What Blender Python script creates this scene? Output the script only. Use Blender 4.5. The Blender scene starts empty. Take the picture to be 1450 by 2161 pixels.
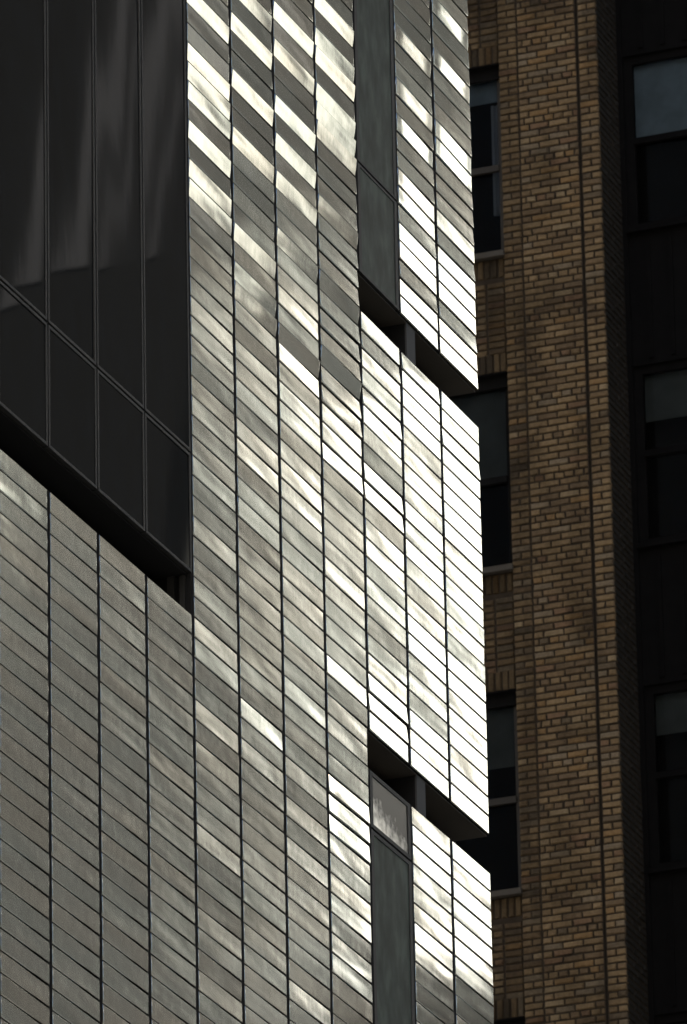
import bpy, bmesh, math, random
from mathutils import Vector, Matrix
random.seed(11)
SC = bpy.context.scene
C = SC.collection
RAD = math.radians

# ------------------------------------------------------------------ camera
S = 0.8                      # width of one cladding column, metres
ROW = 0.1803 * S             # height of one cladding row
Z0 = 25.777                  # height of row line 0
F_PX, CAM_W = 17444.33, 1450.0
YAW, PITCH, ROLL = 0.366858, 0.382455, -0.0193198
CAM = Vector((-52.6175, -19.1415, 1.6))
d = Vector((math.cos(PITCH)*math.cos(YAW), math.cos(PITCH)*math.sin(YAW), math.sin(PITCH)))
r0 = d.cross(Vector((0, 0, 1))).normalized(); u0 = r0.cross(d)
rr = r0*math.cos(ROLL) + u0*math.sin(ROLL); uu = -r0*math.sin(ROLL) + u0*math.cos(ROLL)
cam_data = bpy.data.cameras.new('camera')
cam_data.sensor_fit = 'HORIZONTAL'; cam_data.sensor_width = 24.0
cam_data.lens = 24.0 * F_PX / CAM_W
cam_data.clip_start = 1.0; cam_data.clip_end = 4000.0
cam = bpy.data.objects.new('camera', cam_data); C.objects.link(cam)
M = Matrix((rr, uu, -d)).transposed().to_4x4(); M.translation = CAM
cam.matrix_world = M
SC.camera = cam
cam_data.dof.use_dof = True; cam_data.dof.focus_distance = 58.0; cam_data.dof.aperture_fstop = 7.0

def px(P):                    # projection used only to rank pieces by the size they show at
    v = Vector(P) - CAM; z = v.dot(d)
    return 725 + F_PX*v.dot(rr)/z, 1080.5 - F_PX*v.dot(uu)/z

# ------------------------------------------------------------------ sky, sun, exposure
SUN_EL, SUN_AZ = RAD(31), RAD(162)      # azimuth of the sun measured from +X towards +Y
sdir = Vector((math.cos(SUN_EL)*math.cos(SUN_AZ), math.cos(SUN_EL)*math.sin(SUN_AZ), math.sin(SUN_EL)))
W = bpy.data.worlds.new('World'); SC.world = W; W.use_nodes = True
nt = W.node_tree; bg = nt.nodes['Background']
sky = nt.nodes.new('ShaderNodeTexSky'); sky.sky_type = 'NISHITA'; sky.sun_disc = False
sky.sun_elevation = SUN_EL; sky.sun_rotation = math.pi/2 - SUN_AZ
sky.air_density = 1.0; sky.dust_density = 4.0; sky.ozone_density = 1.0
nt.links.new(sky.outputs[0], bg.inputs[0]); bg.inputs[1].default_value = 0.1
sl = bpy.data.lights.new('sun', 'SUN'); sl.energy = 5.0; sl.angle = RAD(0.53); sl.color = (1.0, 0.975, 0.92)
sun = bpy.data.objects.new('sun', sl); C.objects.link(sun)
sun.rotation_euler = sdir.to_track_quat('Z', 'Y').to_euler()
SC.view_settings.view_transform = 'Standard'; SC.view_settings.look = 'None'
SC.view_settings.gamma = 1.0; SC.view_settings.use_curve_mapping = False
SC.view_settings.exposure = 1.5
SC.cycles.max_bounces = 8

# ------------------------------------------------------------------ materials
def new_mat(name):
    m = bpy.data.materials.new(name); m.use_nodes = True
    t = m.node_tree; b = t.nodes['Principled BSDF']
    return m, t, b
def N(t, typ, **kw):
    n = t.nodes.new(typ)
    for k, v in kw.items(): setattr(n, k, v)
    return n
def math_n(t, op, a, b=None):
    n = N(t, 'ShaderNodeMath', operation=op)
    for i, v in enumerate((a, b)):
        if v is None: continue
        if isinstance(v, (int, float)): n.inputs[i].default_value = v
        else: t.links.new(v, n.inputs[i])
    return n.outputs[0]
def plain(name, col, rough=.8, metal=0., noise=0., scale=6., bump=0., spec=.5):
    m, t, b = new_mat(name)
    b.inputs['Base Color'].default_value = (*col, 1); b.inputs['Roughness'].default_value = rough
    b.inputs['Metallic'].default_value = metal
    b.inputs['Specular IOR Level'].default_value = spec
    if noise or bump:
        g = N(t, 'ShaderNodeNewGeometry'); n = N(t, 'ShaderNodeTexNoise')
        n.inputs['Scale'].default_value = scale; n.inputs['Detail'].default_value = 5
        t.links.new(g.outputs['Position'], n.inputs['Vector'])
        if noise:
            mx = N(t, 'ShaderNodeMix', data_type='RGBA')
            mx.inputs[6].default_value = (*[c*(1-noise) for c in col], 1)
            mx.inputs[7].default_value = (*[min(1, c*(1+noise)) for c in col], 1)
            t.links.new(n.outputs['Fac'], mx.inputs[0]); t.links.new(mx.outputs[2], b.inputs['Base Color'])
        if bump:
            bp = N(t, 'ShaderNodeBump'); bp.inputs['Distance'].default_value = bump
            t.links.new(n.outputs['Fac'], bp.inputs['Height']); t.links.new(bp.outputs[0], b.inputs['Normal'])
    return m

def cladding_mat():
    m, t, b = new_mat('brushed_steel')
    g = N(t, 'ShaderNodeNewGeometry'); sp = N(t, 'ShaderNodeSeparateXYZ')
    t.links.new(g.outputs['Position'], sp.inputs[0])
    u = math_n(t, 'DIVIDE', math_n(t, 'ADD', sp.outputs[0], 80*S), S)
    v = math_n(t, 'DIVIDE', math_n(t, 'SUBTRACT', sp.outputs[2], Z0 - 400*ROW), ROW)
    cb = N(t, 'ShaderNodeCombineXYZ')
    t.links.new(math_n(t, 'FLOOR', u), cb.inputs[0]); t.links.new(math_n(t, 'FLOOR', v), cb.inputs[1])
    wn = N(t, 'ShaderNodeTexWhiteNoise', noise_dimensions='3D'); t.links.new(cb.outputs[0], wn.inputs['Vector'])
    # one sheet of metal per cell: its own piece of the warp pattern
    off = N(t, 'ShaderNodeVectorMath', operation='SCALE'); off.inputs['Scale'].default_value = 60
    t.links.new(wn.outputs['Color'], off.inputs[0])
    vec = N(t, 'ShaderNodeVectorMath', operation='ADD')
    t.links.new(g.outputs['Position'], vec.inputs[0]); t.links.new(off.outputs[0], vec.inputs[1])
    mp = N(t, 'ShaderNodeMapping'); mp.inputs['Scale'].default_value = (1.8, 1, 8.0)
    t.links.new(vec.outputs[0], mp.inputs[0])
    n1 = N(t, 'ShaderNodeTexNoise'); n1.inputs['Scale'].default_value = 1.0; n1.inputs['Detail'].default_value = 1.2
    n1.inputs['Roughness'].default_value = .35
    t.links.new(mp.outputs[0], n1.inputs['Vector'])
    mp2 = N(t, 'ShaderNodeMapping'); mp2.inputs['Scale'].default_value = (18, 1, 9)
    t.links.new(vec.outputs[0], mp2.inputs[0])
    n2 = N(t, 'ShaderNodeTexNoise'); n2.inputs['Scale'].default_value = 1.0; n2.inputs['Detail'].default_value = 1
    t.links.new(mp2.outputs[0], n2.inputs['Vector'])
    h = math_n(t, 'ADD', math_n(t, 'MULTIPLY', n1.outputs['Fac'], WARP), math_n(t, 'MULTIPLY', n2.outputs['Fac'], WARP*.03))
    bp = N(t, 'ShaderNodeBump'); bp.inputs['Distance'].default_value = 1.0; bp.inputs['Strength'].default_value = 1.0
    t.links.new(h, bp.inputs['Height']); t.links.new(bp.outputs[0], b.inputs['Normal'])
    # faint heat tints of the stainless sheet
    cr = N(t, 'ShaderNodeValToRGB'); e = cr.color_ramp.elements
    e[0].position = .3; e[0].color = (.525, .565, .54, 1); e[1].position = .72; e[1].color = (.575, .57, .52, 1)
    x = cr.color_ramp.elements.new(.5); x.color = (.55, .567, .535, 1)
    tint = math_n(t, 'ADD', math_n(t, 'MULTIPLY', wn.outputs['Value'], .45), math_n(t, 'MULTIPLY', n1.outputs['Fac'], .55))
    t.links.new(tint, cr.inputs[0]); t.links.new(cr.outputs[0], b.inputs['Base Color'])
    b.inputs['Metallic'].default_value = 1.0
    ro = math_n(t, 'ADD', math_n(t, 'MULTIPLY', n2.outputs['Fac'], .05), ROUGH)
    t.links.new(ro, b.inputs['Roughness'])
    b.inputs['Anisotropic'].default_value = ANISO
    tg = N(t, 'ShaderNodeCombineXYZ'); tg.inputs[2].default_value = 1.0
    t.links.new(tg.outputs[0], b.inputs['Tangent'])
    return m
WARP, ROUGH, ANISO = .0023, .062, .9
M_STEEL = cladding_mat()

def dark_glass(name, base, rough, warp, dirt=0., spec=.5, twist=0.):
    m, t, b = new_mat(name); b.inputs['Specular IOR Level'].default_value = spec
    b.inputs['Roughness'].default_value = rough; b.inputs['IOR'].default_value = 1.5
    g = N(t, 'ShaderNodeNewGeometry')
    mp = N(t, 'ShaderNodeMapping'); mp.inputs['Scale'].default_value = (1.5, 1, .55); mp.inputs['Rotation'].default_value = (0, .5, 0)
    t.links.new(g.outputs['Position'], mp.inputs[0])
    n = N(t, 'ShaderNodeTexNoise'); n.inputs['Scale'].default_value = 1.0; n.inputs['Detail'].default_value = .3
    t.links.new(mp.outputs[0], n.inputs['Vector'])
    rp = N(t, 'ShaderNodeTexNoise'); rp.inputs['Scale'].default_value = 7.0; rp.inputs['Detail'].default_value = 1
    t.links.new(mp.outputs[0], rp.inputs['Vector'])
    bp = N(t, 'ShaderNodeBump'); bp.inputs['Distance'].default_value = 1.0
    hh = math_n(t, 'MULTIPLY', math_n(t, 'ADD', n.outputs['Fac'], math_n(t, 'MULTIPLY', rp.outputs['Fac'], .02)), warp)
    if twist:                                    # the curtain wall is slightly racked: a shallow saddle
        sx = N(t, 'ShaderNodeSeparateXYZ'); t.links.new(g.outputs['Position'], sx.inputs[0])
        hh = math_n(t, 'ADD', hh, math_n(t, 'MULTIPLY', math_n(t, 'MULTIPLY', math_n(t, 'ADD', sx.outputs[0], 7.4), math_n(t, 'SUBTRACT', sx.outputs[2], 23.6)), twist))
    t.links.new(hh, bp.inputs['Height']); t.links.new(bp.outputs[0], b.inputs['Normal'])
    n2 = N(t, 'ShaderNodeTexNoise'); n2.inputs['Scale'].default_value = 5; n2.inputs['Detail'].default_value = 6
    mp2 = N(t, 'ShaderNodeMapping'); mp2.inputs['Scale'].default_value = (1.6, 1, .7); t.links.new(g.outputs['Position'], mp2.inputs[0])
    t.links.new(mp2.outputs[0], n2.inputs['Vector'])
    mx = N(t, 'ShaderNodeMix', data_type='RGBA')
    mx.inputs[6].default_value = (*base, 1); mx.inputs[7].default_value = (*[c*(1+dirt) for c in base], 1)
    pw = math_n(t, 'POWER', n2.outputs['Fac'], 2.5)
    t.links.new(math_n(t, 'MULTIPLY', pw, 3.0), mx.inputs[0]); t.links.new(mx.outputs[2], b.inputs['Base Color'])
    return m
M_GLASS_WALL = dark_glass('tinted_glass', (.004, .006, .008), .022, .0008, 1.0, .03, .0019)
M_GLASS_STRIP = dark_glass('dusty_glass', (.020, .027, .023), .5, .002, 3.2, .1)
def dust_glint_glass():
    m, t, b = new_mat('dust_glint_glass')
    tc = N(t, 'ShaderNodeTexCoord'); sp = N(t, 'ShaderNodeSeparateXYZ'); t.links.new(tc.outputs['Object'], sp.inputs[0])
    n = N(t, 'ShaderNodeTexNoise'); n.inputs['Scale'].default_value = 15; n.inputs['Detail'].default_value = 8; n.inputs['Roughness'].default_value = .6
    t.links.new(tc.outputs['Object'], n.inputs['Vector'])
    f = math_n(t, 'ADD', math_n(t, 'MULTIPLY', sp.outputs[2], -5.0), math_n(t, 'MULTIPLY', sp.outputs[0], -1.1))  # dust patch made mirror-bright at lower left, standing in for sunlight on it
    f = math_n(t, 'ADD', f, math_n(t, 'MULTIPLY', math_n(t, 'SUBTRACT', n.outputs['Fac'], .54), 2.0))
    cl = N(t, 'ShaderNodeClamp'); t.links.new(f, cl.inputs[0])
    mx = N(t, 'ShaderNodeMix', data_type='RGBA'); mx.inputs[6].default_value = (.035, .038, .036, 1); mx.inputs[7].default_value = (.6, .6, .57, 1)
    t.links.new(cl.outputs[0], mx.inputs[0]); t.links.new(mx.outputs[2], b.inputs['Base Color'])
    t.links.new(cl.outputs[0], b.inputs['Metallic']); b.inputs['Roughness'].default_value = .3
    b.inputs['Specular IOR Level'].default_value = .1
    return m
M_DUST_GLINT = dust_glint_glass()
M_FRAME = plain('dark_aluminium', (.032, .032, .030), .6, .2)
M_JOINT = plain('black_backing', (.018, .018, .018), .9, spec=.1)
M_SOFFIT = plain('soffit_board', (.055, .047, .036), .8, noise=.2, scale=3)
M_POST = plain('grey_post', (.05, .05, .05), .7, 0., noise=.1)
M_MORTAR = plain('old_mortar', (.068, .050, .033), .95, noise=.45, scale=7, bump=.01, spec=.1)
M_BRONZE = plain('black_paint', (.014, .0128, .0118), .85, noise=.3, spec=.06)
M_SEAL = plain('old_sealant', (.024, .019, .014), .9, noise=.4, scale=3, spec=.1)
M_SHADED_BRICK = plain('shaded_return_brick', (.055, .049, .040), .8, noise=.3, scale=12, spec=.08)  # shade of the pier's return face put into a near-black brick colour
M_BROWN = plain('brown_frame', (.045, .034, .020), .6, noise=.2)
M_SILL = plain('sill_stone', (.11, .09, .065), .85, noise=.25, scale=9, bump=.01)
M_DARK = plain('room_dark', (.02, .02, .022), .9, spec=.1)
M_SHADE = plain('grey_shade', (.10, .104, .097), .9, noise=.4, scale=4, spec=.1)
M_BLIND = plain('roller_blind', (.23, .275, .31), .9, noise=.45, scale=4.5, spec=.1)  # bluish tint stands in for sky reflected in the top bay pane
M_CURTAIN = plain('curtain', (.26, .27, .30), .9, noise=.15, scale=4, spec=.1)

def brick_mat():
    m, t, b = new_mat('face_brick')
    at = N(t, 'ShaderNodeAttribute', attribute_name='tone'); g = N(t, 'ShaderNodeNewGeometry')
    n = N(t, 'ShaderNodeTexNoise'); n.inputs['Scale'].default_value = 26; n.inputs['Detail'].default_value = 6
    n.inputs['Roughness'].default_value = .7
    t.links.new(g.outputs['Position'], n.inputs['Vector'])
    nb = N(t, 'ShaderNodeTexNoise'); nb.inputs['Scale'].default_value = 1.7; nb.inputs['Detail'].default_value = 4
    t.links.new(g.outputs['Position'], nb.inputs['Vector'])
    f = math_n(t, 'ADD', math_n(t, 'MULTIPLY', n.outputs['Fac'], 1.3), .38)
    r = N(t, 'ShaderNodeMapRange'); r.inputs[1].default_value = .36; r.inputs[2].default_value = .52
    r.inputs[3].default_value = .62; r.inputs[4].default_value = 1.0
    t.links.new(nb.outputs['Fac'], r.inputs[0])
    f = math_n(t, 'MULTIPLY', f, r.outputs[0])
    # rain streaks: long, thin and dark, running down the wall
    ms = N(t, 'ShaderNodeMapping'); ms.inputs['Scale'].default_value = (3.2, 3.2, .35)
    t.links.new(g.outputs['Position'], ms.inputs[0])
    ns = N(t, 'ShaderNodeTexNoise'); ns.inputs['Scale'].default_value = 1.0; ns.inputs['Detail'].default_value = 5
    t.links.new(ms.outputs[0], ns.inputs['Vector'])
    r2 = N(t, 'ShaderNodeMapRange'); r2.inputs[1].default_value = .36; r2.inputs[2].default_value = .5
    r2.inputs[3].default_value = .70; r2.inputs[4].default_value = 1.0
    t.links.new(ns.outputs['Fac'], r2.inputs[0])
    f = math_n(t, 'MULTIPLY', f, r2.outputs[0])
    vm = N(t, 'ShaderNodeVectorMath', operation='SCALE')
    t.links.new(at.outputs['Color'], vm.inputs[0]); t.links.new(f, vm.inputs['Scale'])
    t.links.new(vm.outputs[0], b.inputs['Base Color'])
    b.inputs['Roughness'].default_value = .9; b.inputs['Specular IOR Level'].default_value = .15
    bp = N(t, 'ShaderNodeBump'); bp.inputs['Distance'].default_value = .012; bp.inputs['Strength'].default_value = .8
    t.links.new(n.outputs['Fac'], bp.inputs['Height']); t.links.new(bp.outputs[0], b.inputs['Normal'])
    return m
M_BRICK = brick_mat()

def window_glass():
    m, t, b = new_mat('window_glass')
    fr = N(t, 'ShaderNodeFresnel'); fr.inputs[0].default_value = 1.28
    tr = N(t, 'ShaderNodeBsdfTransparent'); tr.inputs[0].default_value = (.88, .90, .90, 1)
    gl = N(t, 'ShaderNodeBsdfGlossy'); gl.inputs['Roughness'].default_value = .04
    mx = N(t, 'ShaderNodeMixShader')
    t.links.new(fr.outputs[0], mx.inputs[0]); t.links.new(tr.outputs[0], mx.inputs[1]); t.links.new(gl.outputs[0], mx.inputs[2])
    t.links.new(mx.outputs[0], t.nodes['Material Output'].inputs[0])
    return m
M_WGLASS = window_glass()

# ------------------------------------------------------------------ mesh helpers
def mesh_obj(name, vs, fs, m, parent=None, smooth=None, kind=None, tones=None):
    me = bpy.data.meshes.new(name); me.from_pydata(vs, [], fs); me.materials.append(m)
    if smooth is not None: me.polygons.foreach_set('use_smooth', smooth)
    if tones is not None:
        a = me.attributes.new('tone', 'FLOAT_COLOR', 'FACE')
        a.data.foreach_set('color', [c for t in tones for c in (*t, 1)])
    me.update()
    return link(name, me, parent, kind)
def link(name, me, parent=None, kind=None):
    o = bpy.data.objects.new(name, me); C.objects.link(o)
    if parent: o.parent = parent
    if kind: o['kind'] = kind
    return o
def thing(name, label, cat, loc=(0, 0, 0), group=None):
    o = bpy.data.objects.new(name, None); C.objects.link(o); o.location = loc
    o['label'] = label; o['category'] = cat
    if group: o['group'] = group
    return o
def boxes(name, lst, m, parent=None, kind=None, origin=(0, 0, 0)):
    vs, fs = [], []
    ox, oy, oz = origin
    for (a, b, c, e, f, g) in lst:               # x0 x1 y0 y1 z0 z1
        k = len(vs)
        vs += [(x-ox, y-oy, z-oz) for z in (f, g) for (x, y) in ((a, c), (b, c), (b, e), (a, e))]
        fs += [(k+3, k+2, k+1, k), (k+4, k+5, k+6, k+7)] + [(k+i, k+(i+1) % 4, k+4+(i+1) % 4, k+4+i) for i in range(4)]
    o = mesh_obj(name, vs, fs, m, parent, kind=kind); o.location = origin
    return o
def box(name, x0, x1, y0, y1, z0, z1, m, parent=None, kind=None):
    return boxes(name, [(x0, x1, y0, y1, z0, z1)], m, parent, kind, ((x0+x1)/2, (y0+y1)/2, (z0+z1)/2))
def cx(c): return (c-10)*S
def rz(r): return Z0 - r*ROW

# ------------------------------------------------------------------ ground and streets
box('ground', -400, 500, -400, 400, -.6, -.2, plain('ground', (.10, .10, .095), .95, noise=.2), kind='structure')
M_ASPH = plain('asphalt', (.05, .05, .052), .9, noise=.3, scale=2, bump=.01)
M_PAVE = plain('pavement_concrete', (.28, .27, .25), .9, noise=.15, scale=1.5)
box('road', -300, 300, -14.5, -3.5, -.19, 0, M_ASPH, kind='structure')
box('cross_street', 3.5, 14, -3.49, 160, -.19, .0, M_ASPH, kind='structure')
box('pavement', -300, 3.49, -3.49, 0.2, -.19, .13, M_PAVE, kind='structure')
box('pavement', 14.01, 300, -3.49, 1.2, -.19, .13, M_PAVE, kind='structure')
box('pavement', -300, 300, -18.5, -14.51, -.19, .13, M_PAVE, kind='structure')

# ------------------------------------------------------------------ the steel clad building
TOP = 75.0  # unseen height, chosen so the building shades the brick front
MB = thing('steel_clad_building', 'building clad in columns of brushed grey steel panels with dark glazed strips and slots',
           'building')
XL, XM, XR = cx(3), cx(7), cx(10)          # left bay edge, right bay edge, corner
YF = .045                                   # face of the dark backing behind the panels
DEEP = 1.3
def wall(x0, x1, z0, z1, y0=YF, y1=DEEP): return box('backing_wall', x0, x1, y0, y1, z0, z1, M_JOINT, MB)
M_ZINC = plain('zinc_sheet', (.42, .42, .40), .45, .8, noise=.1, scale=.6)
box('rear_wall', -30, XR-.01, DEEP, 26, 0, TOP, M_ZINC, MB)
box('slot_wall', XL-20, XR-.02, DEEP-.02, DEEP-.002, rz(36), rz(0), M_JOINT, MB)
for (r0_, r1_) in ((0, 29), (31, 179)):
    za, zb = (rz(r1_), rz(r0_)) if r0_ else (rz(29), TOP)
    wall(-30, XL-.002, max(0, za), zb)
wall(XL, XM-.002, 0, TOP)
wall(XM, XR-.012, rz(5), TOP); wall(XM, XR-.012, rz(29), rz(7)); wall(XM, XR-.012, 0, rz(31))
# soffit boards on the underside of each box
box('soffit', -30, XL-.02, .03, DEEP-.03, rz(29)-.012, rz(29)-.002, M_JOINT, MB)
for r_ in (5, 29):
    box('soffit', XM+.01, XR-.006, .02, DEEP-.03, rz(r_)-.010, rz(r_)-.002, M_SOFFIT, MB)
# fin walls and posts inside the slots
for r_ in (5, 29):
    box('fin_wall', cx(8.23), cx(8.43), .0315, DEEP-.04, rz(r_+2), rz(r_)-.012, M_JOINT, MB)
    box('post', cx(8.22), cx(8.435), .018, .031, rz(r_+2)+.001, rz(r_)-.012, M_POST, MB)
for i, (y0, y1) in enumerate(((.04, .075), (.11, .16), (.34, .40))):
    box('slot_mullion', XL-.05-.01*i, XL-.004, y0, y1, rz(31), rz(29)-.014, M_FRAME, MB)

# --- panels: a folded tray with rounded edges
GAPX, GAPZ = .040, .0125
def tray(w, h, dep, rx, rzz, kx=0., kz=0.):
    """verts/faces/smooth of one panel about its centre, face towards -Y"""
    vs, fs, sm = [], [], []
    loops = []
    steps = [0, 30, 60, 90]
    loops.append((w/2, h/2, dep))
    for a in steps:
        s_, c_ = math.sin(RAD(a)), math.cos(RAD(a))
        loops.append((w/2 - rx*(1-c_), h/2 - rzz*(1-c_), .5*(rx+rzz)*(1-s_)))
    for (a, b, y) in loops:
        vs += [(-a, y, -b), (a, y, -b), (a, y, b), (-a, y, b)]
    for l in range(len(loops)-1):
        k = 4*l
        for i in range(4):
            j = (i+1) % 4
            fs.append((k+i, k+j, k+4+j, k+4+i)); sm.append(l > 0)
    k = 4*(len(loops)-1)
    fs.append((k, k+1, k+2, k+3)); sm.append(False)
    return vs, fs, sm
T_STD = tray(S-GAPX, ROW-GAPZ, .034, .011, .0042)
T_END = tray(S-GAPX/2-.004, ROW-GAPZ, .034, .011, .0042)
def bent_tray(w, h, dep, rx, rzz, bow, nx=14):
    """the same tray with its sheet bowed: the slope at mid length is bow (dy/dx), nil at the ends"""
    loops = [(w/2, h/2, dep)]
    for a in (0, 30, 60, 90):
        s_, c_ = math.sin(RAD(a)), math.cos(RAD(a))
        loops.append((w/2 - rx*(1-c_), h/2 - rzz*(1-c_), .5*(rx+rzz)*(1-s_)))
    loops.append((w/2-rx-.004, h/2-rzz-.003, 0))
    vs, fs, sm = [], [], []
    def prof(u):
        q = abs(u)
        if q > .31:                              # eases back towards the folded end
            t = (q-.31)/.19
            q = .31*(2*t**3-3*t**2+1) + .19*(t**3-2*t**2+t) + .13*(3*t**2-2*t**3)
        return math.copysign(q, u)
    for (a, b, y) in loops:
        row = [(-a + 2*a*i/nx) for i in range(nx+1)]
        for x, z in [(x, -b) for x in row] + [(x, b) for x in reversed(row)]:
            vs.append((x, y + bow*w*prof(x/w), z))
    n = 2*(nx+1)
    for l in range(len(loops)-1):
        for i in range(n):
            j = (i+1) % n
            fs.append((l*n+i, l*n+j, (l+1)*n+j, (l+1)*n+i)); sm.append(l > 0)
    k = (len(loops)-1)*n
    for i in range(nx):
        fs.append((k+i, k+i+1, k+n-2-i, k+n-1-i)); sm.append(True)
    return vs, fs, sm
panel_mesh = {}
for nm, T in (('std', T_STD), ('end', T_END)):
    me = bpy.data.meshes.new('metal_panel'); me.from_pydata(T[0], [], T[1]); me.materials.append(M_STEEL)
    me.polygons.foreach_set('use_smooth', T[2]); me.update(); panel_mesh[nm] = me
def has_panel(c, r):
    if c < 3: return r >= 31
    if c < 7: return True
    if c == 7: return 7 <= r < 29
    return r < 5 or 7 <= r < 29 or r >= 31
# panels that hang visibly out of true in the photograph: how squarely they catch the added pale tower, or miss it
BRIGHT = {(3, -1): 1, (3, 2): 1, (3, 3): 0.6, (3, 4): 0.6, (3, 6): 1, (3, 8): 0.6, (3, 9): 0.6, (4, -2): 1, (4, -4): 0.5, (4, 1): 1, (4, 4): 0.7, (4, 9): 1, (4, 11): 1, (4, 12): 1, (5, -5): 1, (5, -3): 0.7, (5, 0): 1, (5, 2): 1, (5, 4): 0.5, (5, 7): 1, (5, 12): 1, (6, -8): 1, (6, -5): 1, (6, -6): 0.6, (6, -3): 1, (6, -2): 1, (6, -1): 0.7, (6, 3): 1, (6, 7): 0.6, (6, 11): 1, (6, 16): 0.6, (5, 16): 0.5, (4, 16): 0.7, (4, 17): 0.6, (3, 19): 0.6, (3, 21): 0.7, (4, 21): 0.6, (8, -11): 0.6, (8, -8): 0.6, (8, -6): 1, (8, -3): 1, (8, -2): 1, (8, 0): 0.8, (8, 1): 1, (8, 4): 1, (9, -15): 0.7, (9, -12): 1, (9, -8): 1, (9, -7): 1, (9, -3): 0.6, (9, 0): 1, (9, 1): 1, (9, 3): 1, (9, 4): 1, (9, 5): 1, (9, -1): 0.7, (8, 3): 0.6, (8, 4): 1, (6, 33): .8, (6, 34): .5, (6, 35): .6, (5, 34): .3, (5, 38): .35, (4, 39): .2, (5, 25): 0.5, (4, 28): 0.5}
DIM = [(7, 15), (7, 16), (9, 9), (8, 7), (7, 26), (7, 27), (7, 8), (7, 11)]
def lean(P, T):
    v = (P-CAM).normalized(); n = ((T-P).normalized() - v).normalized()
    tz = math.asin(n.x); return math.degrees(math.asin(-n.z/math.cos(tz))), math.degrees(tz)
def glance(P, tx, tz, X=76.5):          # where a sheet leaning by (tx, tz) degrees would look
    a, b = RAD(tx), RAD(tz)
    n = Vector((math.sin(b), -math.cos(b)*math.cos(a), -math.cos(b)*math.sin(a)))
    v = (P-CAM).normalized(); v = v - 2*v.dot(n)*n
    return P + v*((X-P.x)/v.x)
rng = random.Random(5)
pan = []
for c in range(-6, 10):
    for r in range(-40, 80):
        if not has_panel(c, r): continue
        up = max(0, min(1, (20-r)/25))
        sig = .4 if c < 3 else (.55 if (c >= 7 and r > 6) or r > 20 else .7 + .7*up)
        bow = 0.
        tx = rng.gauss(0, sig); tz = rng.gauss(0, .10 if c < 3 else .13)
        P0 = Vector((cx(c)+S/2, 0, rz(r)-ROW/2))
        if (c, r) in BRIGHT and not (c < 6 and r > 12):
            w_ = BRIGHT[(c, r)]
            if c >= 6 and r >= 12 or c >= 8:                  # catches the added pale tower
                a_, b_ = lean(P0, Vector((75, -28.9 + 5.0*(w_-.5) + rng.uniform(-.4, .4),
                                          62.9 - 1.6*w_ + rng.uniform(-.4, .3) if r < 24 else 55.5 + 2.5*w_)))
                tx, tz = max(-3.2, min(a_, 7.0)) + .15*tx, max(-.4, min(.5, b_))
                bow = math.tan(RAD(max(-.5, min(.5, b_ - tz))))
            else:                                             # tips down and catches the added white-topped tower further round
                tz = -.3 + .5*tz; tx = 8.0
                for k in range(10, 85):
                    hit = glance(P0, k*.1, tz)
                    if hit.y < -39.1 - 1.8*(w_-.5) + rng.uniform(-.15, .15): tx = k*.1; break
        elif (c, r) in DIM:
            tx, tz = -5.4 + .5*tx, tz
        elif c >= 6 and px(P0)[1] < 900 and (c < 7 or r < 5):
            tx = min(tx, lean(P0, Vector((75, -27, 65.8)))[0] + .3*tx)
        end = c == 9
        x = cx(c) + S/2 + (GAPX/4 - .002 if end else 0)
        loc = Vector((x, rng.uniform(-.0015, .0015), rz(r) - ROW/2))
        q = [px((loc.x+dx*S/2, 0, loc.z+dz*ROW/2)) for dx, dz in ((-1, -1), (1, -1), (1, 1), (-1, 1))]
        ax, ay = sum(p[0] for p in q)/4, sum(p[1] for p in q)/4
        area = abs(sum(q[i][0]*q[(i+1) % 4][1]-q[(i+1) % 4][0]*q[i][1] for i in range(4)))/2
        if not (-45 < ax < 1490 and -50 < ay < 2200): area = 0
        elif ax < 30 or ay < 20 or ay > 2140: area *= .5
        pan.append((area, c, r, loc, tx, tz, end, bow))
pan.sort(key=lambda a: -a[0])
vs, fs, sm = [], [], []
for i, (area, c, r, loc, tx, tz, end, bow) in enumerate(pan):
    R = Matrix.Rotation(RAD(tx), 4, 'X') @ Matrix.Rotation(RAD(tz), 4, 'Z')
    if i < 300 and area > 0:
        me = panel_mesh['end' if end else 'std']
        if abs(bow) > 1e-4:
            T = bent_tray(S-(GAPX/2+.004 if end else GAPX), ROW-GAPZ, .034, .011, .0055, bow)
            me = bpy.data.meshes.new('metal_panel'); me.from_pydata(T[0], [], T[1]); me.materials.append(M_STEEL)
            me.polygons.foreach_set('use_smooth', T[2]); me.update()
        o = link('metal_panel', me, MB)
        o.location = loc; o.rotation_euler = R.to_euler()
    else:
        T = T_END if end else T_STD; k = len(vs)
        if abs(bow) > 1e-4: T = bent_tray(S-(GAPX/2+.004 if end else GAPX), ROW-GAPZ, .034, .011, .0055, bow)
        MM = Matrix.Translation(loc) @ R
        vs += [tuple(MM @ Vector(v)) for v in T[0]]; fs += [tuple(k+j for j in f) for f in T[1]]; sm += T[2]
mesh_obj('metal_panel', vs, fs, M_STEEL, MB, sm, 'stuff')
# plain sheet beyond the rows in view
for (c0, c1, ra, rb) in ((-27, -6, -340, 29), (-27, -6, 31, 178), (-6, 3, 80, 178), (3, 10, 80, 178), (-27, 3, -340, -41), (3, 10, -340, -41)):
    box('plain_cladding', cx(c0), cx(c1)-.02, 0, YF-.002, rz(rb), rz(ra), M_ZINC, MB)

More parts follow.
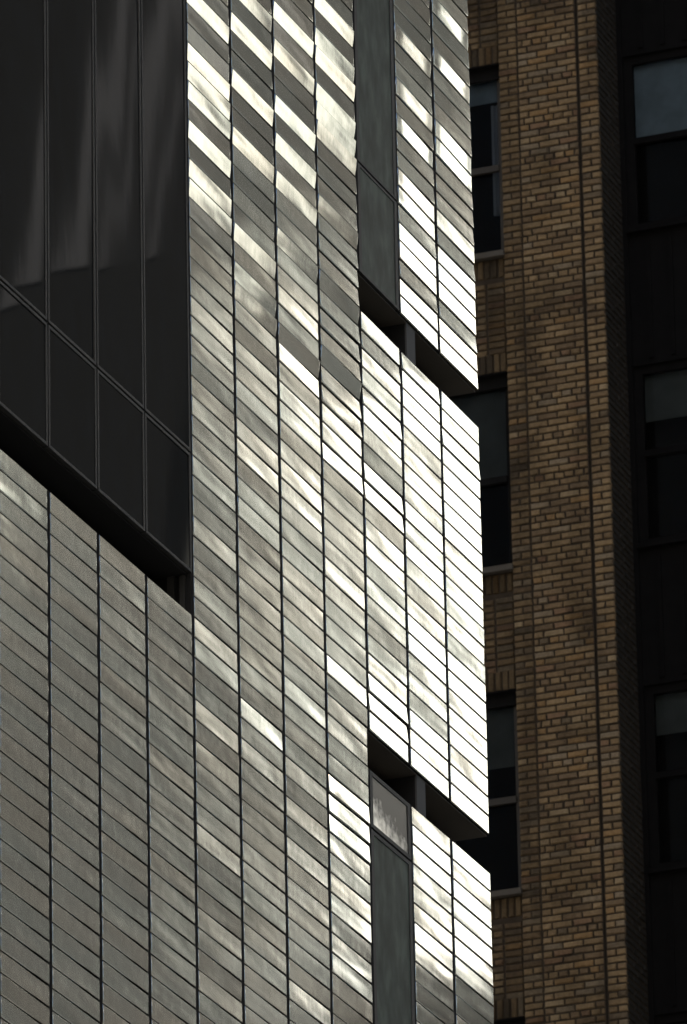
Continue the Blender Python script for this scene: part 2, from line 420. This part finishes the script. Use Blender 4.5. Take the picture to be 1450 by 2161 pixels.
# black rails closing the upright joints, all but flush with the sheets
for c in range(-5, 10):
    spans = [(31, 80)] if c < 3 else ([(-40, 80)] if c < 7 else ([(7, 29)] if c == 7 and False else [(-40, 5), (7, 29), (31, 80)]))
    for (ra, rb) in spans:
        box('joint_rail', cx(c)-.024, cx(c)+.024, .0025, YF-.004, rz(rb)+.004, rz(ra)-.004, M_JOINT, MB)

prng = random.Random(2)
# --- glazing units: frame ring plus pane
def glazing(x0, x1, z0, z1, m, fw=.020, fwx=None, y=0.0):
    g = .011; fwx = fwx or fw
    x0 += g; x1 -= g; z0 += g*.8; z1 -= g*.8
    w = boxes('window', [(x0, x0+fwx, y, y+.04, z0, z1), (x1-fwx, x1, y, y+.04, z0, z1),
                         (x0+fwx, x1-fwx, y+.0005, y+.04, z0, z0+fw), (x0+fwx, x1-fwx, y+.0005, y+.04, z1-fw, z1)],
              M_FRAME, MB, origin=((x0+x1)/2, y, (z0+z1)/2))
    p = box('pane', x0+fwx, x1-fwx, y+.006, y+.03, z0+fw, z1-fw, m, w)
    p.location = Vector(p.location) - Vector(w.location)
    # hand-set panes are never perfectly in one plane
    p.rotation_euler = (RAD(prng.gauss(0, .08)), 0, RAD(prng.gauss(0, .08)))
    return w
for c in range(-6, 3):
    glazing(cx(c), cx(c+1), rz(23), rz(-8), M_GLASS_WALL)
    glazing(cx(c), cx(c+1), rz(29), rz(23), M_GLASS_WALL)
    glazing(cx(c), cx(c+1), rz(-8), rz(-40), M_GLASS_WALL)
glazing(cx(7), cx(8), rz(-1), rz(-25), M_GLASS_STRIP, .02, .05)
glazing(cx(7), cx(8), rz(5), rz(-1), M_GLASS_STRIP, .02, .05)
glazing(cx(7), cx(8), rz(34), rz(31), M_DUST_GLINT, .03, .05)
glazing(cx(7), cx(8), rz(53), rz(34), M_GLASS_STRIP, .03, .05)

# ------------------------------------------------------------------ the brick building
BX = 18.0
BB = thing('brick_building', 'old tan and brown brick building with soldier courses, slim sash windows and dark recessed bay', 'building', (0, 0, 0))
YE, YJ2, YJ1, YJ = 5.195, 5.41, 6.04, 6.245       # pier edge, two movement joints, window jamb
REC = .63
CO = .0712; ZH = 33.334                            # course height, centre of one header course
FL = 3.345                                         # storey height
BT = 58.0
SILLS = [34.535 + FL*k for k in range(-9, 7)]
OPEN = 2.06
def bpart(name, x0, x1, y0, y1, z0, z1, m): return box(name, x0, x1, y0, y1, z0, z1, m, BB)
bpart('pier', BX+.010, BX+REC, YE+.010, YJ-.006, 0, BT, M_MORTAR)
bpart('building_core', BX+1.5, BX+14, 1.4, 24, 0, BT, M_DARK)
bpart('pier', BX+.010, BX+REC, 1.41, 2.45, 0, BT, M_MORTAR)
bpart('pier', BX+.010, BX+REC, YJ+1.1, 24, 0, BT, M_MORTAR)
bpart('roof_parapet', BX, BX+14, 1.4, 24, BT, BT+1, M_MORTAR)
WY1 = YJ+1.1
for z in SILLS:
    bpart('spandrel', BX+.035, BX+.40, YJ-.004, WY1+.004, z+OPEN, z+FL-.06, M_MORTAR)
bpart('spandrel', BX+.035, BX+.40, YJ-.004, WY1+.004, 0, SILLS[0]-.06, M_MORTAR)
bpart('spandrel', BX+.035, BX+.40, YJ-.004, WY1+.004, SILLS[-1]+FL-.06, BT, M_MORTAR)

# --- bricks
TONE_MUL = 1.0
TONES = [((.46, .335, .185), 6), ((.40, .29, .16), 6), ((.34, .245, .14), 5), ((.28, .205, .125), 3.5),
         ((.21, .17, .115), 2), ((.45, .295, .14), 1), ((.54, .42, .25), 1.2), ((.34, .22, .135), .7), ((.36, .295, .20), 1.2)]
brng = random.Random(3)
def tone():
    t = brng.choices([a for a, _ in TONES], [b for _, b in TONES])[0]
    f = .78*brng.uniform(.88, 1.12)
    return tuple((.82*c+.18*q)*f*w for c, q, w in zip(t, (.38, .258, .135), (1.0, .925, .84)))
def brick_geo(w, h, dep=.05):
    """front face towards -X, width along Y, height along Z, softened uneven arrises"""
    j = lambda s: brng.uniform(-s, s)
    vs = []
    for (a, b, x) in ((w/2, h/2, dep), (w/2, h/2, .008), (w/2-.008, h/2-.007, 0)):
        for (sy, sz) in ((1, -1), (-1, -1), (-1, 1), (1, 1)):
            k = 1 if x < dep else 0
            ch = 1 + 2.2*(brng.random() < .12)       # some corners are knocked off
            vs.append((x + k*j(.0022), sy*(a - k*ch*abs(j(.006))), sz*(b - k*ch*abs(j(.0042)))))
    fs = []
    for l in (0, 4):
        for i in range(4):
            q = (i+1) % 4; fs.append((l+i, l+q, l+4+q, l+4+i))
    fs.append((8, 9, 10, 11))
    return vs, fs
LIB = {}
def variant(w, h, tone_mul=1.0):
    key = (round(w, 3), round(h, 3), tone_mul)
    if key not in LIB:
        LIB[key] = []
        for _ in range(26):
            v, f = brick_geo(*key[:2]); t = tuple(q*tone_mul for q in tone())
            LIB[key].append([v, f, t, None])
    return brng.choice(LIB[key])
bricks = []          # (variant, location, rotation about Z)
JH, JV = .0125, .010
def put(y0, y1, z, h=CO-JH, x=BX, out=.004, side=False, tone_mul=1.0):
    w = y1-y0-JV
    v = variant(w, h, tone_mul)
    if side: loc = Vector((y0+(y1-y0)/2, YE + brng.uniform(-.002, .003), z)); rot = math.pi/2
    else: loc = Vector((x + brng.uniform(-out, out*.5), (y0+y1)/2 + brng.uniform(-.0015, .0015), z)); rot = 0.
    bricks.append((v, loc, rot, M_SHADED_BRICK if side else M_BRICK))
k0 = int((ZH-20)/CO); k1 = int((BT-8-ZH)/CO)
def strip(y0, y1, k, z, x=BX, tone_mul=1.0):
    if k % 2: put(y0, (y0+y1)/2, z, x=x, tone_mul=tone_mul); put((y0+y1)/2, y1, z, x=x, tone_mul=tone_mul)
    else: put(y0, y1, z, x=x, tone_mul=tone_mul)
BR_LO, BR_HI = 22.0, 42.5
for k in range(-int((ZH-BR_LO)/CO), int((BR_HI-ZH)/CO)):
    z = ZH + k*CO
    strip(YE, YJ2-.014, k+1, z); strip(YJ1+.004, YJ, k, z, tone_mul=.85 if k % 2 else .68)
    a, b = YJ2+.010, YJ1; u = (b-a)/3
    if k % 6 == 0:
        y = a; put(y, y+u/4, z); y += u/4
        for i in range(5): put(y, y+u/2, z); y += u/2
        put(y, b, z)
    elif k % 2:
        put(a, a+u/2, z); put(a+u/2, a+1.5*u, z); put(a+1.5*u, a+2.5*u, z); put(a+2.5*u, b, z)
    else:
        for i in range(3): put(a+i*u, a+(i+1)*u, z)
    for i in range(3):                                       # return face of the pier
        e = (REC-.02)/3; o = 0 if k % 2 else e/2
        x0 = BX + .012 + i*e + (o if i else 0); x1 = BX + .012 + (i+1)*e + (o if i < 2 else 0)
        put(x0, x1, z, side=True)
    # spandrel field between the openings
    zz = (z - (SILLS[0]+OPEN)) % FL
    if .215 < zz < FL-OPEN-.06-.215 - .03 and z > SILLS[0]+OPEN:
        y = YJ+.004; xs = BX+.024
        put(y, y+.19, z, x=xs, tone_mul=.5); y += .196  # spandrel bricks in darker tones than the pier
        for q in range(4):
            strip(y, y+.205, k+q, z, x=xs, tone_mul=.62); y += .213
for s_ in SILLS:                                              # soldier courses over and under the openings
    if not (BR_LO < s_ < BR_HI): continue
    for zc in (s_+OPEN+.105, s_-.06-.105):
        y = YJ+.002
        while y < WY1-.05:
            put(y, y+.0722, zc, h=.197, x=BX+.024, tone_mul=.42); y += .0722
ranked = []
for i, (v, loc, rot, bm) in enumerate(bricks):
    X, Y = px(loc); w = max(abs(q[1]) for q in v[0])*2; h = max(abs(q[2]) for q in v[0])*2
    a = w*h if rot == 0 else 0
    cornerx = 990 + 52*Y/2161
    if X < cornerx+8 or X > 1450 or Y < 5 or Y > 2156: a = 0
    ranked.append((a*(1+.02*(Y/2161)), i))
ranked.sort(key=lambda t: -t[0])
vs, fs, tn, pv, pf = [], [], [], [], []
# the pieces that show largest stand as parts of their own, spread over the whole pier
for n_, (a, i) in enumerate(ranked):
    v, loc, rot, bm = bricks[i]
    if bm is M_SHADED_BRICK:
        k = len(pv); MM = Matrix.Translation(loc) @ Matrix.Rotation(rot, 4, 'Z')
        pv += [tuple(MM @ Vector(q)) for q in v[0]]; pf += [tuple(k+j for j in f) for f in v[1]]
    elif n_ < 300 and a > 0:
        if v[3] is None:
            me = bpy.data.meshes.new('brick'); me.from_pydata(v[0], [], v[1]); me.materials.append(M_BRICK)
            at = me.attributes.new('tone', 'FLOAT_COLOR', 'FACE')
            at.data.foreach_set('color', [c for _ in v[1] for c in (*v[2], 1)]); me.update(); v[3] = me
        o = link('brick', v[3], BB); o.location = loc; o.rotation_euler = (0, 0, rot)
    else:
        k = len(vs); MM = Matrix.Translation(loc) @ Matrix.Rotation(rot, 4, 'Z')
        vs += [tuple(MM @ Vector(q)) for q in v[0]]; fs += [tuple(k+j for j in f) for f in v[1]]; tn += [v[2]]*len(v[1])
mesh_obj('brick', vs, fs, M_BRICK, BB, kind='stuff', tones=tn)

mesh_obj('return_brick_shaded', pv, pf, M_SHADED_BRICK, BB, kind='stuff')
# --- movement joints
bpart('movement_joint', BX+.006, BX+.012, YJ2-.008, YJ2+.005, BR_LO, BR_HI, M_SEAL)

# --- sash windows beside the corner of the steel building
def sub(o, parent):
    o.parent = parent; o.location = Vector(o.location) - Vector(parent.location); return o
def sash(y0, y1, z0, z1, xf, fw, m_fr, rail_f, blind=None, parent=BB, fdep=.06, curtain=False, top=.0, m_bl=None):
    """double-hung window in a wall facing -X; y0 is its right-hand side"""
    zr = z0 + (z1-z0)*rail_f
    w = boxes('window', [(xf, xf+fdep, y0, y0+fw, z0, z1), (xf, xf+fdep, y1-fw, y1, z0, z1),
                         (xf+.001, xf+fdep, y0+fw, y1-fw, z0, z0+fw*.8), (xf+.001, xf+fdep, y0+fw, y1-fw, z1-fw-top, z1)],
              m_fr, parent, origin=(xf, (y0+y1)/2, (z0+z1)/2))
    sub(box('meeting_rail', xf-.012, xf+.03, y0+fw, y1-fw, zr-.035, zr+.03, m_fr), w)
    a = sub(box('pane', xf+.014, xf+.020, y0+fw, y1-fw, zr+.03, z1-fw-top, M_WGLASS), w)
    b = sub(box('pane', xf+.034, xf+.040, y0+fw, y1-fw, z0+fw*.8, zr-.035, M_WGLASS), w)
    if blind:
        sub(box('blind', xf+.075, xf+.080, y0+fw*.6, y1-fw*.6, z1-(z1-z0)*blind, z1-.02, m_bl or M_BLIND), w)
    if curtain:
        sub(boxes('curtain', [(xf+.10+.012*(i % 2), xf+.115+.012*(i % 2), y0+.07+.03*i, y0+.1+.03*i, z0+.5, z1-.35) for i in range(3)],
                  M_CURTAIN, origin=(xf+.1, y0+.1, z0+1)), w)
    return w
for n_, s_ in enumerate(SILLS):
    z0, z1 = s_+.005, s_+OPEN-.004
    sash(YJ+.012, WY1-.012, z0, z1, BX+.13, .055, M_BRONZE if n_ == 8 else M_BROWN, .47, {9: .16, 8: .52, 7: .35}.get(n_, .3), curtain=(n_ == 9), m_bl=M_BLIND if n_ == 9 else M_SHADE)
    bpart('sill', BX-.035, BX+.16, YJ-.012, WY1+.012, s_-.055, s_+.003, M_SILL)
    bpart('lintel', BX+.03, BX+.4, YJ-.002, WY1+.002, s_+OPEN-.003, s_+OPEN+.012, M_BRONZE)
    bpart('head_shade_strip', BX+.10, BX+.129, YJ+.010, WY1-.010, s_+OPEN-.13, s_+OPEN-.004, M_BRONZE)  # black strip standing in for the shade under the window head
# --- recessed bay: black metal wall with wide sash windows
XR_ = BX+REC
RS = [34.83 + 3.372*k for k in range(-9, 7)]
RY = ((3.86, 5.16), (2.56, 3.86))
bpart('bay_wall', XR_+.30, XR_+.86, 2.45, YE+.02, 0, BT, M_BRONZE)
bpart('bay_frame', XR_, XR_+.30, 5.155, YE+.009, 0, BT, M_BRONZE)
bpart('bay_frame', XR_, XR_+.30, 3.82, 3.90, 0, BT, M_BRONZE)
bpart('bay_frame', XR_, XR_+.30, 2.451, 2.57, 0, BT, M_BRONZE)
for n_, s_ in enumerate(RS):
    top = s_+1.90
    for (y0, y1) in RY:
        bpart('spandrel_panel', XR_+.03, XR_+.29, y0+.045, y1-.045 if y1 < 5 else y1-.006, top, s_+3.372-.05, M_BRONZE)
        for i in range(5):
            yy = y0+.15+i*.23
            bpart('spandrel_rib', XR_+.012, XR_+.03, yy, yy+.045, top+.06, s_+3.372-.14, M_BRONZE)
        bpart('bay_sill', XR_-.03, XR_+.25, y0+.045, y1-.045 if y1 < 5 else y1-.006, s_-.05, s_-.002, M_BRONZE)
        sash(y0+.042, y1-.042 if y1 < 5 else y1-.006, s_, top-.002, XR_+.06, .085, M_BRONZE, .51,
             {9: .46, 8: .30, 7: .26}.get(n_, .3), m_bl=M_BLIND if n_ == 9 else M_SHADE)

# ------------------------------------------------------------------ added unseen buildings across the street, placed for reflections and shade
def tower(name, label, x0, x1, y0, y1, h, m, cat='tower', piers=(), mp=None, base=0, ledge=None):  # builds one of the added, unseen buildings
    t = thing(name, label, cat, ((x0+x1)/2, (y0+y1)/2, 0))
    o = box('wall', x0, x1, y0, y1, 0, h, m); sub(o, t)
    for (a, b) in piers:
        sub(box('pier', a, b, y1+.06, y1+.35, base+6, h-1, mp), t)
    if base: sub(box('lower_wall', x0, x1, y1-.5, y1+.05, 0, base, M_BASE), t)
    if ledge: sub(box('ledge', ledge[0], ledge[1], y1+.06, y1+.5, ledge[2], ledge[3], mp), t)
    return t
M_SLATE = plain('added_dark_wall', (.03, .03, .028), .9, noise=.15, scale=.3)  # wall tones set for what the steel and glass reflect
M_CROWN = plain('added_white_crown', (.46, .455, .415), .9, noise=.15, scale=.4)
M_BASE = plain('added_black_base', (.015, .0145, .013), .9, noise=.2, scale=.5)
M_STONE = plain('added_glare_wall', (.80, .79, .745), .9, noise=.06, scale=.2)
M_BUFF = plain('added_midtone_wall', (.055, .055, .05), .9, noise=.3, scale=.3)
M_DBRICK = plain('added_charcoal_wall', (.029, .028, .0255), .9, noise=.1, scale=.4)
M_GREY = plain('added_grey_wall', (.040, .040, .037), .9, noise=.15, scale=.15)
M_RED = plain('added_low_wall', (.06, .06, .056), .9, noise=.2, scale=.3)
M_LBRICK = plain('added_light_pier', (.17, .17, .175), .9)
tower('added_glare_tower', 'added unseen pale tower, sunlit to make the glare on the steel beside the corner', 75, 95, -28.5, -19.5, 63.5, M_STONE)  # added to reflect as the white glare near the corner
tower('added_midtone_tower', 'added unseen tower, toned for the half-bright reflections in the middle columns', 77, 95, -33.0, -28.55, 63.4, M_BUFF)  # added mid-tone for reflections in the middle columns
bt_ = bpy.data.objects['added_midtone_tower']
sub(box('midtone_band', 76.85, 76.99, -32.9, -28.6, 54.2, 63.2, plain('added_storey_tone', (.165, .165, .152), .9, noise=.3, scale=.6)), bt_)  # lighter band with windows, shaped to streak the middle reflections
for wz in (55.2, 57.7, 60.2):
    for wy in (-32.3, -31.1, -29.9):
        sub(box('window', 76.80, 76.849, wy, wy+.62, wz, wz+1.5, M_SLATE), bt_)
tower('added_grey_tower', 'added unseen tall tower, toned for the grey reflections in the steel', 97, 120, -90, 5, 160, M_GREY)  # added backdrop that gives untilted panels their grey
tower('added_dark_tower', 'added unseen dark tower, its lighter piers placed for streaks in the glass', 76, 95, -37.5, -33.1, 100, M_DBRICK)  # added dark backdrop for the glass and lower-left panels
dt_ = bpy.data.objects['added_dark_tower']
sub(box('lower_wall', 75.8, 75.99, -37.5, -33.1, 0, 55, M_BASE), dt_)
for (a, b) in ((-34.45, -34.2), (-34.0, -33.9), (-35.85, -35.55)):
    sub(box('pier', 75.93, 75.99, a, b, 62.6, 99, M_LBRICK), dt_)  # pale strips put in for the streaks in the glass
tower('added_glint_tower', 'added unseen dark tower, its white top placed for tilted panels to reflect', 76, 95, -47, -38.6, 66, M_SLATE)  # added for the panels that tip down
sub(box('crown', 75.5, 75.99, -46.9, -38.8, 54.6, 65.9, M_CROWN), bpy.data.objects['added_glint_tower'])  # white patch set where tilted panels pick up their glints
tower('added_low_block', 'added unseen low block, cutting off the glare towards the bottom', 46, 60, -20.9, -12, 37.7, M_RED)  # added to hide the pale tower's foot and end the glare
tower('raised_sky_blocker', 'unseen brick block behind the viewer, raised to cut sky light in the bay', -80, 10, -48, -25, 60, M_DBRICK)  # unseen; height raised to keep sky light out of the bay
